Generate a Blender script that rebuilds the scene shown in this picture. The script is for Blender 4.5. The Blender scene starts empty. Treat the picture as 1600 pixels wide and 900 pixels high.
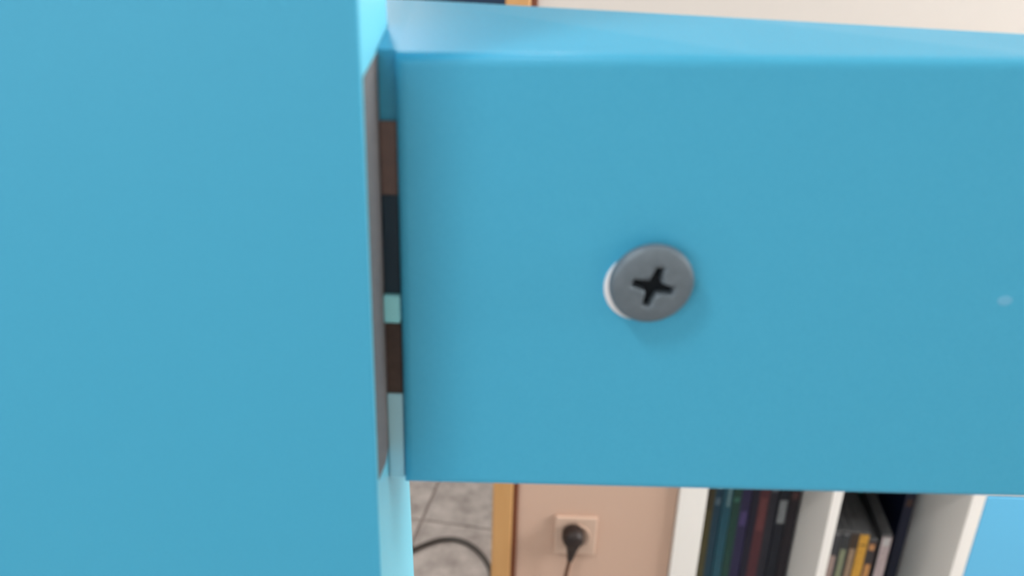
import bpy, bmesh, math, random
from mathutils import Vector, Matrix
random.seed(4)
S = bpy.context.scene
C = S.collection

# ---------------------------------------------------------------- camera
CAM = Vector((0, 0, 1.16)); FPX = 1250.0
PITCH, ROLL = math.radians(22), math.radians(1.85)
F = Vector((0, math.cos(PITCH), -math.sin(PITCH)))
R0 = Vector((1, 0, 0)); U0 = Vector((0, math.sin(PITCH), math.cos(PITCH)))
RT = R0*math.cos(ROLL) + U0*math.sin(ROLL)
UP = U0*math.cos(ROLL) - R0*math.sin(ROLL)
cd = bpy.data.cameras.new('camera'); cam = bpy.data.objects.new('camera', cd); C.objects.link(cam)
M = Matrix((RT, UP, -F)).transposed().to_4x4(); M.translation = CAM
cam.matrix_world = M
cd.sensor_width = 36; cd.lens = 36*FPX/1600; cd.clip_start = 0.01
cd.dof.use_dof = True; cd.dof.focus_distance = 0.33; cd.dof.aperture_fstop = 10.5
S.camera = cam

# ---------------------------------------------------------------- world, light, exposure
S.view_settings.view_transform = 'Standard'; S.view_settings.look = 'None'
S.view_settings.gamma = 1; S.view_settings.use_curve_mapping = False
S.view_settings.exposure = 0.0
w = bpy.data.worlds.new('world'); S.world = w; w.use_nodes = True
w.node_tree.nodes['Background'].inputs[0].default_value = (0.75, 0.85, 1, 1)
w.node_tree.nodes['Background'].inputs[1].default_value = 1.0

def area(name, loc, target, sx, sy, power, col):
    l = bpy.data.lights.new(name, 'AREA'); l.shape = 'RECTANGLE'; l.size = sx; l.size_y = sy
    l.energy = power; l.color = col
    o = bpy.data.objects.new(name, l); C.objects.link(o); o.location = loc
    o.rotation_euler = (Vector(target)-Vector(loc)).to_track_quat('-Z', 'Y').to_euler()
    return o
area('daylight_front_window', (-0.95, -1.45, 1.6), (-0.75, 0, 1.45), 1.1, 1.15, 12, (0.97, 0.98, 1.0))
area('daylight_right_window', (2.28, 0.4, 1.45), (1, 0.4, 1.4), 1.1, 1.15, 74, (1, 0.98, 0.96))
area('added_room_light', (-0.85, -0.5, 2.44), (-0.85, -0.5, 0), 0.3, 0.3, 15, (1, 0.98, 0.96))  # added overhead light without a fixture, throws the screw's shadow down right
area('added_hall_light', (-0.7, 2.3, 2.42), (-0.7, 2.3, 0), 0.35, 0.35, 32, (1, 0.97, 0.93))  # added light without a fixture, brightens the hall floor

# ---------------------------------------------------------------- helpers
def lin(c):
    return tuple((v/255/12.92 if v/255 <= .04045 else ((v/255+.055)/1.055)**2.4) for v in c) + (1,)
def mat(name, rgb, rough=.5, spec=.5, metal=0.0, noise=None, bump=None):
    """noise = (scale, second colour, contrast 0-1); bump = (scale, strength)"""
    m = bpy.data.materials.new(name); m.use_nodes = True
    nt = m.node_tree; b = nt.nodes['Principled BSDF']
    b.inputs['Base Color'].default_value = lin(rgb)
    b.inputs['Roughness'].default_value = rough; b.inputs['Metallic'].default_value = metal
    b.inputs['Specular IOR Level'].default_value = spec
    tc = nt.nodes.new('ShaderNodeTexCoord')
    if noise:
        n = nt.nodes.new('ShaderNodeTexNoise'); n.inputs['Scale'].default_value = noise[0]; n.inputs['Detail'].default_value = 6
        n.inputs['Roughness'].default_value = .65
        mp = nt.nodes.new('ShaderNodeMapping'); nt.links.new(tc.outputs['Object'], mp.inputs[0])
        if len(noise) > 3: mp.inputs['Scale'].default_value = noise[3]
        nt.links.new(mp.outputs[0], n.inputs['Vector'])
        r = nt.nodes.new('ShaderNodeValToRGB'); h = noise[2]/2
        r.color_ramp.elements[0].position = .5-h; r.color_ramp.elements[1].position = .5+h
        r.color_ramp.elements[0].color = lin(rgb); r.color_ramp.elements[1].color = lin(noise[1])
        nt.links.new(n.outputs['Fac'], r.inputs[0]); nt.links.new(r.outputs[0], b.inputs['Base Color'])
    if bump:
        n = nt.nodes.new('ShaderNodeTexNoise'); n.inputs['Scale'].default_value = bump[0]; n.inputs['Detail'].default_value = 3
        nt.links.new(tc.outputs['Object'], n.inputs['Vector'])
        bp = nt.nodes.new('ShaderNodeBump'); bp.inputs['Strength'].default_value = bump[1]; bp.inputs['Distance'].default_value = .0003
        nt.links.new(n.outputs['Fac'], bp.inputs['Height']); nt.links.new(bp.outputs[0], b.inputs['Normal'])
    return m
def obj(name, bm, m, parent=None, smooth=False, kind=None):
    if parent:
        bmesh.ops.translate(bm, verts=bm.verts, vec=-root_loc(parent))
    bmesh.ops.recalc_face_normals(bm, faces=bm.faces)
    me = bpy.data.meshes.new(name); bm.to_mesh(me); bm.free()
    for mm in (m if isinstance(m, (list, tuple)) else [m]): me.materials.append(mm)
    if smooth: me.shade_smooth()
    o = bpy.data.objects.new(name, me); C.objects.link(o)
    if parent: o.parent = parent
    if kind: o['kind'] = kind
    return o
def root_loc(o):
    v = Vector(o.location)
    while o.parent: o = o.parent; v += o.location
    return v
def thing(name, label, cat, loc, group=None):
    o = bpy.data.objects.new(name, None); C.objects.link(o); o.location = loc; o.empty_display_size = .02
    o['label'] = label; o['category'] = cat
    if group: o['group'] = group
    return o
def prism(pts, z0, z1, axis='z', bev=0, seg=2, bm=None):
    """polygon pts extruded along an axis; for 'z' pts are (x,y), for 'x' (y,z), for 'y' (x,z)"""
    bm = bm or bmesh.new()
    def v(p, t): return {'z': (p[0], p[1], t), 'x': (t, p[0], p[1]), 'y': (p[0], t, p[1])}[axis]
    a = [bm.verts.new(v(p, z0)) for p in pts]; b = [bm.verts.new(v(p, z1)) for p in pts]
    n = len(pts); bm.faces.new(a); bm.faces.new(b[::-1])
    for i in range(n): bm.faces.new((a[i], b[i], b[(i+1) % n], a[(i+1) % n]))
    if bev: bmesh.ops.bevel(bm, geom=list(bm.edges), offset=bev, segments=seg, profile=.5, affect='EDGES', clamp_overlap=True)
    return bm
def box(x0, x1, y0, y1, z0, z1, bev=0, seg=2, bm=None):
    return prism([(x0, y0), (x1, y0), (x1, y1), (x0, y1)], z0, z1, 'z', bev, seg, bm)
def lathe(prof, mtx, n=40):
    """prof: (radius, height) pairs turned round local z, then moved by mtx"""
    bm = bmesh.new(); rings = []
    for r, h in prof:
        rings.append([bm.verts.new((r*math.cos(2*math.pi*i/n), r*math.sin(2*math.pi*i/n), h)) for i in range(n)])
    for a, b in zip(rings, rings[1:]):
        for i in range(n): bm.faces.new((a[i], a[(i+1) % n], b[(i+1) % n], b[i]))
    bm.faces.new(rings[0][::-1]); bm.faces.new(rings[-1])
    bm.transform(mtx); return bm
def tube(pts, rad, n=10, sub=8):
    P = [Vector(p) for p in pts]; Q = []
    E = [P[0]*2-P[1]] + P + [P[-1]*2-P[-2]]
    for i in range(1, len(E)-2):
        for k in range(sub):
            t = k/sub; a, b, c, d = E[i-1:i+3]
            Q.append(.5*((2*b)+(c-a)*t+(2*a-5*b+4*c-d)*t*t+(3*b-a-3*c+d)*t**3))
    Q.append(P[-1]); bm = bmesh.new(); rings = []
    for i, q in enumerate(Q):
        d = (Q[min(i+1, len(Q)-1)]-Q[max(i-1, 0)]).normalized()
        u = d.orthogonal() if i == 0 else (u - d*u.dot(d)); u.normalize(); v = d.cross(u)
        rr = rad(i/(len(Q)-1)) if callable(rad) else rad
        rings.append([bm.verts.new(q+(u*math.cos(2*math.pi*k/n)+v*math.sin(2*math.pi*k/n))*rr) for k in range(n)])
    for a, b in zip(rings, rings[1:]):
        for k in range(n): bm.faces.new((a[k], a[(k+1) % n], b[(k+1) % n], b[k]))
    bm.faces.new(rings[0][::-1]); bm.faces.new(rings[-1]); return bm

# ---------------------------------------------------------------- materials
blue = mat('blue_paint', (72, 171, 207), .45, .3, noise=(1500, (61, 161, 199), .7), bump=(700, .12))
lit_blue = mat('lit_blue_side', (118, 208, 232), .4, .5, noise=(900, (110, 202, 228), .7))
door_blue = mat('sky_blue_door', (98, 188, 232), .5, .4)
white = mat('white_laminate', (240, 238, 234), .45)
grey_inside = mat('shelf_inside', (232, 226, 218), .55)
cream = mat('cream_wall_paint', (212, 206, 200), .85, .2, bump=(90, .3))
peach = mat('peach_wall', (206, 175, 156), .85, .2, bump=(90, .3))
ceil_m = mat('ceiling_white', (240, 238, 234), .9, .2)
wood = mat('pine_casing', (206, 160, 106), .5, .4, noise=(14, (194, 146, 90), .6, (6, 6, .4)))
casing_shade = mat('dark_brown_gap_shade', (112, 60, 32), .5)
tile_m = mat('grey_marbled_tile', (196, 189, 184), .45, .4, noise=(22, (138, 131, 127), .4))
grout = mat('grout', (140, 129, 125), .9)
rail_shade = mat('grey_rail_shade', (122, 120, 120), .8, .2, noise=(420, (104, 104, 108), .5))
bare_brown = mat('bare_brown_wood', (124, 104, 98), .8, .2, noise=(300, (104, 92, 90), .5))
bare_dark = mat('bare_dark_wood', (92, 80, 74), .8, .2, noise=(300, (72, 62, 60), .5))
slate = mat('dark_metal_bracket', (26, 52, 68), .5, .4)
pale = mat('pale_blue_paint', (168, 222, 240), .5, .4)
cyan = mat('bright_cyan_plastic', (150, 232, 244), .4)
steel = mat('dull_zinc', (112, 126, 136), .5, .5, .35, noise=(380, (94, 108, 118), .6), bump=(600, .25))
black = mat('black_slot_shade', (14, 22, 28), .7, .2)
pale_metal = mat('pale_washer', (226, 226, 228), .35, .6)
speck_m = mat('pale_paint_speck', (98, 174, 209), .5)
plug_m = mat('black_brown_plastic', (34, 22, 20), .5)
cord_m = mat('brown_grey_cord', (104, 72, 54), .55)
cable_m = mat('dark_grey_cable', (66, 62, 58), .5)
socket_m = mat('ivory_socket_plastic', (206, 177, 158), .4)
hall_dark = mat('dark_navy_unlit', (22, 52, 84), .6)
page_m = mat('paper', (206, 196, 180), .9)
frame_m = mat('window_white', (238, 238, 236), .4)

# ---------------------------------------------------------------- room shell
XL, XR, YF, YB, YH, H = -1.7, 2.1, -1.25, 1.055, 3.3, 2.5
DX0, DX1, DH = -0.86, -0.018, 2.05            # doorway into the hall
NX0, NX1, NH = 0.2725, 0.965, 0.80            # niche for the shelf
fl = obj('floor', box(XL-.1, XR+.1, YF-.1, YH+.1, -.06, -.004), grout); fl['kind'] = 'structure'
ce = obj('ceiling', box(XL-.1, XR+.1, YF-.1, YH+.1, H, H+.06), ceil_m); ce['kind'] = 'structure'
# tiles: laid slightly askew, a corner at (-0.184, 1.467) seen through the doorway
T = .40; ang = math.radians(-9); ca, sa = math.cos(ang), math.sin(ang)
tb = box(-T/2+.0025, T/2-.0025, -T/2+.0025, T/2-.0025, -.008, 0, .0012, 1)
tme = bpy.data.meshes.new('tile'); tb.to_mesh(tme); tb.free(); tme.materials.append(tile_m)
for i in range(-7, 9):
    for j in range(-9, 8):
        cx, cy = (i+.5)*T, (j+.5)*T
        x, y = -.184+cx*ca-cy*sa, 1.467+cx*sa+cy*ca
        if XL+.24 < x < XR-.24 and YF+.24 < y < YH-.24:
            t = bpy.data.objects.new('tile', tme); C.objects.link(t); t.parent = fl
            t.location = (x, y, random.uniform(-.0004, .0004)); t.rotation_euler = (0, 0, ang)
def struct(name, bm, m):
    o = obj(name, bm, m); o['kind'] = 'structure'; return o
LOWER_TOP = .74  # wall is peach up to this height, cream above
lo, up = bmesh.new(), bmesh.new()
# back wall: left of the door, pier between door and niche, right of niche (peach below, cream above)
for x0, x1, y1 in ((XL, DX0, 1.18), (DX1, NX0, 1.43), (NX1, XR, 1.43)):
    box(x0, x1, YB, y1, -.004, LOWER_TOP, bm=lo)
box(XL, DX0, YB, 1.18, LOWER_TOP, H, bm=up)
box(DX0, DX1, YB, 1.18, DH, H, bm=up)
box(DX1, NX0, YB, 1.43, LOWER_TOP, H, bm=up)
box(NX0, NX1, YB, 1.43, NH, H, bm=up)
box(NX1, XR, YB, 1.43, LOWER_TOP, H, bm=up)
box(NX0, NX1, 1.39, 1.43, 0, NH, bm=up)
wb = struct('wall_back', up, cream)
obj('lower_wall', lo, peach, wb)
struct('wall_left', box(XL-.1, XL, YF-.1, YH+.1, -.004, H), cream)
struct('wall_hall', box(XL, XR, YH, YH+.1, -.004, H), cream)
bm = bmesh.new()     # right wall with a window opening
wy0, wy1, wz0, wz1 = -.15, .95, .9, 2.05
for a in ((YF-.1, wy0, -.004, H), (wy1, YH+.1, -.004, H), (wy0, wy1, -.004, wz0), (wy0, wy1, wz1, H)):
    box(XR, XR+.1, *a, bm=bm)
struct('wall_right', bm, cream)
bm = bmesh.new()     # front wall (behind the camera) with a window opening
wx0, wx1 = -1.5, -.4
for x0, x1, z0, z1 in ((XL, wx0, -.004, H), (wx1, XR, -.004, H), (wx0, wx1, -.004, wz0), (wx0, wx1, wz1, H)):
    box(x0, x1, YF-.1, YF, z0, z1, bm=bm)
struct('wall_front', bm, cream)
bm = bmesh.new(); k = .045
for a in ((wx0, wx0+k, wz0, wz1), (wx1-k, wx1, wz0, wz1), (wx0, wx1, wz0, wz0+k), (wx0, wx1, wz1-k, wz1), ((wx0+wx1)/2-.02, (wx0+wx1)/2+.02, wz0, wz1)):
    box(a[0], a[1], YF-.08, YF-.03, a[2], a[3], bm=bm)
struct('window_1', bm, frame_m)
bm = bmesh.new()
for a in ((wy0, wy0+k, wz0, wz1), (wy1-k, wy1, wz0, wz1), (wy0, wy1, wz0, wz0+k), (wy0, wy1, wz1-k, wz1), ((wy0+wy1)/2-.02, (wy0+wy1)/2+.02, wz0, wz1)):
    box(XR+.03, XR+.08, *a, bm=bm)
struct('window_2', bm, frame_m)
# dark navy door added at the hall's end for the unlit room beyond
dn = struct('added_dark_door', box(-1.25, .25, YH-.03, YH-.002, 0, 2.0, .003, 1), hall_dark)
obj('added_door_handle', tube([(.16, YH-.03, 1.0), (.16, YH-.075, 1.0), (.05, YH-.075, 1.0)], .009), pale_metal, dn, True)
# wood casing round the doorway, a brown strip along its wall side paints the shadow gap
cs = struct('trim_1', box(-.0195, .012, YB-.014, YB-.0002, 0, DH+.03, .002, 1), wood)
obj('gap_shade_strip', box(.012, .0205, YB-.007, YB-.0002, 0, DH+.03, .001, 1), casing_shade, cs)
cs = struct('trim_2', box(DX0-.05, DX0+.004, YB-.014, YB-.0002, 0, DH+.03, .002, 1), wood)
cs = struct('trim_3', box(DX0+.004, -.0195, YB-.014, YB-.0002, DH-.004, DH+.03, .002, 1), wood)

# ---------------------------------------------------------------- blue furniture in the foreground
fr = thing('blue_furniture_frame', 'bright blue painted furniture post and rail in the foreground with a gap between them', 'furniture', (-.12, .19, 0))
PX, PY = -.031, .160
def pback(z): return .194 + (1.15-z)*.14
# post: panel standing on the floor, its back edge raked
bm = bmesh.new()
prf = [(PY, 0), (PY, 1.26), (pback(1.26), 1.26), (pback(0), 0)]
prism(prf, -.30, PX, 'x', .0005, 2, bm)
post = obj('post', bm, blue, fr)
e = .0005
bm = prism([(PY+e, e), (PY+e, 1.26-e), (pback(1.26)-e, 1.26-e), (pback(0)-e, e)], PX, PX+.0002, 'x')
obj('lit_side', bm, lit_blue, post)  # lighter blue paints the light falling on the post's side
# the rail's shade painted on the post's side: a long grey lens
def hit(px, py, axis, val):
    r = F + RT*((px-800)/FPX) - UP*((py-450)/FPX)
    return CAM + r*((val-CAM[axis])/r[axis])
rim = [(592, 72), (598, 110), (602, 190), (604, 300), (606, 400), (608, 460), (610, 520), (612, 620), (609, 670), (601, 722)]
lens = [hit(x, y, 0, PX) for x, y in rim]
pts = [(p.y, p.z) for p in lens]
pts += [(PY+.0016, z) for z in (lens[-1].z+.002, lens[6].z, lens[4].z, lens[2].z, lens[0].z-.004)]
obj('shade_patch', prism(pts, PX+.0002, PX+.0004, 'x'), rail_shade, post)
# rail: lapped behind the post, front face a little behind the post's front
RY, RB, RX = .175, .215, -.0266
bm = bmesh.new()
prism([(RX, RY), (.62, RY), (.62, RB), (RX, RB)], 1.0328, 1.1415, 'z', 0, 2, bm)
for xs in (.05, .11, .17):
    bmesh.ops.bisect_plane(bm, geom=list(bm.verts)+list(bm.edges)+list(bm.faces), plane_co=(xs, 0, 0), plane_no=(1, 0, 0))
def top_z(x, y):        # the top slopes up to the back and is a little twisted along its length
    x = min(max(x, RX), .17); k = (y-RY)/(RB-RY)
    return (1-k)*(1.1415+(x-RX)*.027) + k*(1.1510-(x-RX)*.0225)
for v in bm.verts:
    if v.co.z > 1.1: v.co.z = top_z(v.co.x, v.co.y)
    else: v.co.z += (min(v.co.x, .3)-RX)*.009
bm.normal_update()
bmesh.ops.bevel(bm, geom=[e for e in bm.edges if len(e.link_faces) == 2 and e.calc_face_angle() > .6 and all(abs(v.co.y-RY) < 1e-5 for v in e.verts)], offset=.0022, segments=4, profile=.5, affect='EDGES', clamp_overlap=True)
for f_ in bm.faces: f_.smooth = max(abs(c) for c in f_.normal) < .97
rail = obj('rail', bm, blue, fr)
bm = box(-.075, PX+.0004, .2095, RB, 1.04, 1.146)      # tongue lapped behind the post
for v in bm.verts:
    if v.co.y < .212: v.co.y = pback(v.co.z)+.0004
    if v.co.z > 1.1: v.co.z = top_z(RX, v.co.y)
obj('lap_tongue', bm, blue, rail)
# what fills the gap between post and rail, from the top down
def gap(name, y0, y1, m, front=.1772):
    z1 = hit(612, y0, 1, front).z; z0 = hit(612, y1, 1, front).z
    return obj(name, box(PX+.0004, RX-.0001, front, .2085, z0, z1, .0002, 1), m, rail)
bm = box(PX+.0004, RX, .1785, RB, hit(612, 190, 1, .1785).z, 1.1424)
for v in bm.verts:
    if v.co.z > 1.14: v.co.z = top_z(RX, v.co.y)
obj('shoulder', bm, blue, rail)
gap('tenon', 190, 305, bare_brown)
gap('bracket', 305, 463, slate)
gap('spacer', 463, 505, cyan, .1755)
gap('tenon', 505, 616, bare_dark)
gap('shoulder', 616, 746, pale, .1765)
obj('paint_speck', lathe([(.0018, 0), (.0015, .00008)], Matrix.Translation((hit(1570, 470, 1, RY).x, RY, hit(1570, 470, 1, RY).z)) @ Matrix.Rotation(math.pi/2, 4, 'X') @ Matrix.Diagonal((1, .7, 1, 1)), 14), speck_m, rail)

# screw
sc_c = hit(1018, 445, 1, RY-.0052)
base = Matrix.Translation((sc_c.x, RY, sc_c.z)) @ Matrix.Rotation(math.pi/2, 4, 'X')     # local z -> -y
tilt = Matrix.Rotation(math.radians(5), 4, 'X') @ Matrix.Rotation(math.radians(5), 4, 'Y')
hm = base @ Matrix.Translation((0, 0, .0022)) @ tilt
hr = .0098
bm = lathe([(.004, -.0028), (.0042, -.0004), (hr-.0006, .0006), (hr, .0012), (hr, .0024), (hr-.0004, .0030), (hr-.0012, .0034), (.006, .0037), (.0035, .0038)], hm, 64)
screw = obj('screw', bm, steel, fr, True)
screw['label'] = 'grey cross head screw standing proud of the blue rail'
cut = bmesh.new()
L, W = .0050, .00115; rot = Matrix.Rotation(math.radians(-14), 4, 'Z')
cross = [(-L, -W*.8), (-W*1.3, -W*1.3), (-W*.8, -L), (W*.8, -L), (W*1.3, -W*1.3), (L, -W*.8), (L, W*.8), (W*1.3, W*1.3), (W*.8, L), (-W*.8, L), (-W*1.3, W*1.3), (-L, W*.8)]
prism(cross, .0012, .006, 'z', 0, 2, cut); cut.transform(hm @ rot)
co = obj('cutter', cut, black, fr)
bo = screw.modifiers.new('b', 'BOOLEAN'); bo.object = co; bo.operation = 'DIFFERENCE'; bo.solver = 'EXACT'
bpy.context.view_layer.update()
me = bpy.data.meshes.new_from_object(screw.evaluated_get(bpy.context.evaluated_depsgraph_get()))
screw.modifiers.clear(); screw.data = me
bpy.data.objects.remove(co)
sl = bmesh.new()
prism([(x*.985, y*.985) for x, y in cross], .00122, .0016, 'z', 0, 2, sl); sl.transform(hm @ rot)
obj('slot_shade', sl, black, screw)  # black insert paints the shade inside the cross slot
wm = base @ Matrix.Translation((-.0021, -.0024, 0))
obj('washer', lathe([(.0080, .0001), (.0082, .0004), (.0082, .0013), (.0078, .0018)], wm, 48), pale_metal, screw, True)

# ---------------------------------------------------------------- white shelf in its niche
YS = 1.045; YE = 1.365
sh = thing('shelf_unit', 'white shelf unit with upright dividers and a sky blue door beside the peach wall', 'shelf', (.62, 1.2, 0))
sh_z = (0.02, .78)
def board(name, *a, m=white): return obj(name, box(*a, .0012, 1), m, sh)
board('side_panel', .2735, .3170, YS, YE, 0, .78)
board('side_panel', .930, .962, YS, YE, 0, .78)
board('divider', .5125, .5285, YS, YE-.004, .1005, .7640)
board('divider', .7300, .7520, YS, YE-.004, .1005, .7640)
for a, b, z in ((.3170, .5125, .4225), (.5285, .7300, .4225), (.7520, .930, .4145)):
    board('shelf_board', a, b, YS+.001, YE-.004, z, z+.016)
board('shelf_board', .3170, .930, YS+.001, YE-.004, .0845, .1005)
board('top_panel', .3170, .930, YS, YE, .764, .78)
board('plinth', .3170, .930, YS+.02, YS+.036, .0, .0845)
board('back_panel', .3170, .930, YE-.004, YE, .0845, .764, m=grey_inside)
obj('door', box(.7535, .9285, YS+.001, YS+.017, .104, .4120, .0012, 1), door_blue, sh)

# books: cover (spine and two boards), page block, printed band on the spine
covers = {}
def cover_mat(rgb):
    if rgb not in covers:
        covers[rgb] = mat('cover_%s_%s_%s' % rgb, rgb, .45, .4, noise=(120, tuple(int(c*.75) for c in rgb), .5))
    return covers[rgb]
def book(x, wd, yf, dp, z, h, rgb, label, group, band=None, name='book', lean=0.0, yaw=0.0):
    t = thing(name, label, name.split('_')[-1], (x+wd/2, yf, z), group)
    c = .0018
    bm = bmesh.new()
    prism([(x, yf), (x+wd, yf), (x+wd, yf+dp), (x+wd-c, yf+dp), (x+wd-c, yf+c), (x+c, yf+c), (x+c, yf+dp), (x, yf+dp)], z, z+h, 'z', 0, 1, bm)
    obj('cover', bm, cover_mat(rgb), t)
    obj('page_block', box(x+c, x+wd-c, yf+c, yf+dp-.003, z+.002, z+h-.003), page_m, t)
    for b in (band or []):
        z0, z1, col = b[:3]; f0, f1 = (b[3], b[4]) if len(b) > 3 else (.18, .82)
        obj('spine_band', box(x+wd*f0, x+wd*f1, yf-.0003, yf, z+z0, z+z1), cover_mat(col), t)
    t.rotation_euler = (0, lean, yaw)
    return t
ZB = .1006
G1 = 'books in the left compartment of the white shelf'
left = [ # width, height, colour, label, bands
 (.024, .290, (58, 52, 40), 'dark brown book against the left side panel of the white shelf', [(.22, .25, (96, 88, 66))]),
 (.019, .285, (84, 80, 46), 'olive green book in the left shelf compartment', [(.19, .24, (66, 60, 40))]),
 (.014, .280, (24, 72, 96), 'teal blue book right of the olive one', [(.235, .250, (130, 176, 188)), (.20, .215, (90, 120, 140))]),
 (.016, .288, (30, 96, 118), 'lighter teal book with pale marks on its spine', [(.20, .246, (128, 168, 176), .5, .8)]),
 (.015, .284, (22, 74, 66), 'dark green book beside the teal ones', [(.21, .22, (60, 120, 104))]),
 (.018, .292, (44, 40, 84), 'dark purple book in the middle of the left compartment', [(.16, .19, (84, 72, 130))]),
 (.013, .290, (18, 20, 48), 'near black navy book next to the purple one', None),
 (.018, .286, (92, 46, 56), 'maroon book in the left shelf compartment', [(.15, .22, (120, 66, 70))]),
 (.017, .290, (42, 44, 58), 'slate grey book right of the maroon one', [(.23, .25, (110, 112, 122))]),
 (.017, .282, (24, 30, 44), 'dark navy book with a pale grey block on its spine', [(.168, .216, (148, 154, 158), .1, .9)]),
 (.018, .286, (36, 30, 40), 'blackish book against the middle divider of the shelf', [(.22, .235, (92, 60, 62))]),
]
x = .3195
for wd, h, rgb, lab, bd in left:
    book(x, wd-.0006, 1.150+random.uniform(-.003, .003), .17, ZB, h, rgb, lab, G1, bd); x += wd
# right compartment: a front row of low disc cases, tall dark books at the right and behind
G2 = 'disc cases in the right compartment of the white shelf'
def case(x, wd, h, rgb, label, bands, yf=1.100, yaw=-.12, dp=.135):
    """plastic case: shell, paper sleeve round the spine, printed bands and painted edge highlights"""
    t = thing('disc_case', label, 'case', (x+wd/2, yf, ZB), G2)
    shell = cover_mat((88, 90, 92))
    obj('shell', box(x, x+wd, yf, yf+dp, ZB, ZB+h, .0012, 2), shell, t)
    obj('spine_sleeve', box(x+.0008, x+wd-.0008, yf-.0004, yf, ZB+.004, ZB+h-.006), cover_mat(rgb), t)
    for z0, z1, col in bands:
        obj('spine_band', box(x+wd*.2, x+wd*.8, yf-.0008, yf-.0004, ZB+z0, ZB+z1), cover_mat(col), t)
    t.rotation_euler = (0, 0, yaw)
case(0.5535, .0150, 0.1955, (58, 62, 68), 'charcoal disc case with a pinkish label, leftmost beside the divider', [(0.0545, .1425, (168, 148, 142)), (.186, .1885, (140, 144, 148))])  # pale upper band is a painted highlight along the top edge
case(0.5689, .0150, 0.1957, (54, 58, 62), 'charcoal disc case with a pale green label', [(0.0545, .1565, (138, 146, 118)), (.186, .1885, (140, 144, 148))])  # same painted top-edge highlight as on its neighbour
case(0.5843, .0145, 0.1953, (66, 52, 42), 'brown disc case with a narrow beige label left of the yellow one', [(0.0545, 0.1585, (160, 136, 112))])
case(0.5992, .0165, 0.1940, (218, 164, 62), 'yellow disc case in the right shelf compartment', [(0.1655, 0.1680, (120, 92, 50))])
case(0.6164, .0145, 0.1805, (70, 58, 60), 'shorter dark disc case with orange blocks between the yellow and the white one', [(0.1565, 0.1685, (206, 150, 100)), (0.1295, 0.1525, (60, 58, 60)), (0.0745, 0.1265, (206, 150, 90))])
case(0.6375, .0165, 0.1905, (196, 180, 182), 'pinkish white disc case right of the yellow one', [(0.1665, 0.1825, (206, 206, 206))], yaw=-.16)
G3 = 'tall dark books in the right compartment of the white shelf'
book(.6985, .0180, 1.165, .17, ZB, .272, (22, 30, 58), 'tall navy book standing right of the white disc case', G3, [(.20, .215, (84, 60, 54)), (.24, .262, (44, 48, 96))], yaw=-.02)
x = .5900
for wd, h, rgb, lab in ((.020, .280, (30, 32, 40), 'dark charcoal book behind the charcoal disc cases'), (.018, .286, (40, 36, 58), 'dark violet book behind the yellow disc case'),
                        (.020, .282, (26, 34, 60), 'dark navy book behind the yellow disc case'), (.024, .288, (34, 78, 70), 'dark green book behind the white disc case'), (.022, .280, (28, 28, 38), 'black book behind the white disc case')):
    book(x, wd-.0006, 1.245, .11, ZB, h, rgb, lab, G3); x += wd

# ---------------------------------------------------------------- socket, plug, cables
so = thing('wall_socket', 'ivory square wall socket on the peach wall with a black plug in it', 'socket', (.1187, YB, .306))
so_x, so_z = .1150, .3090
obj('faceplate', box(so_x-.0345, so_x+.0345, YB-.009, YB, so_z-.037, so_z+.037, .003, 3), socket_m, so)
bmm = Matrix.Translation((so_x, YB-.009, so_z)) @ Matrix.Rotation(math.pi/2, 4, 'X')
obj('socket_well', lathe([(.0240, -.0005), (.0240, .0015), (.0225, .0022), (.0215, .0008)], bmm, 40), socket_m, so, True)
pg = thing('power_plug', 'black round plug with a brown cord hanging from the wall socket', 'plug', (so_x, YB-.012, so_z))
pm = Matrix.Translation((so_x-.005, YB-.0115, so_z+.011)) @ Matrix.Rotation(math.radians(90), 4, 'X')
obj('plug_body', lathe([(.0155, 0), (.0175, .002), (.0178, .012), (.0165, .020), (.0125, .026), (.006, .028)], pm, 32), plug_m, pg, True)
p0 = Vector((so_x-.005, YB-.024, so_z+.005))
obj('strain_relief', tube([p0+Vector((0, 0, .010)), p0+Vector((0, 0, -.008)), p0+Vector((-.001, 0, -.022)), p0+Vector((-.003, 0, -.040))], lambda t: .0150*(1-t)+.0046*t, 14), plug_m, pg, True)
obj('cord', tube([p0+Vector((-.003, 0, -.038)), p0+Vector((-.008, .002, -.08)), p0+Vector((-.011, .006, -.14)), p0+Vector((-.006, .008, -.22)), p0+Vector((.01, -.01, so_z*-1+.02)), p0+Vector((.06, -.05, so_z*-1+.0092)), p0+Vector((.13, -.09, so_z*-1+.0092))], .0036, 10), cord_m, pg, True)
cz = .0058
pth = [(-.36, 1.24), (-.26, 1.31), (-.182, 1.368), (-.150, 1.389), (-.121, 1.398), (-.093, 1.394), (-.066, 1.376), (-.042, 1.345), (-.026, 1.305), (-.024, 1.25), (-.05, 1.18), (-.10, 1.13)]
o = obj('floor_cable', tube([(a, b, cz) for a, b in pth], .0052, 10), cable_m, None, True)
o['label'] = 'dark grey cable curving in a loop across the grey tiled floor'; o['category'] = 'cable'
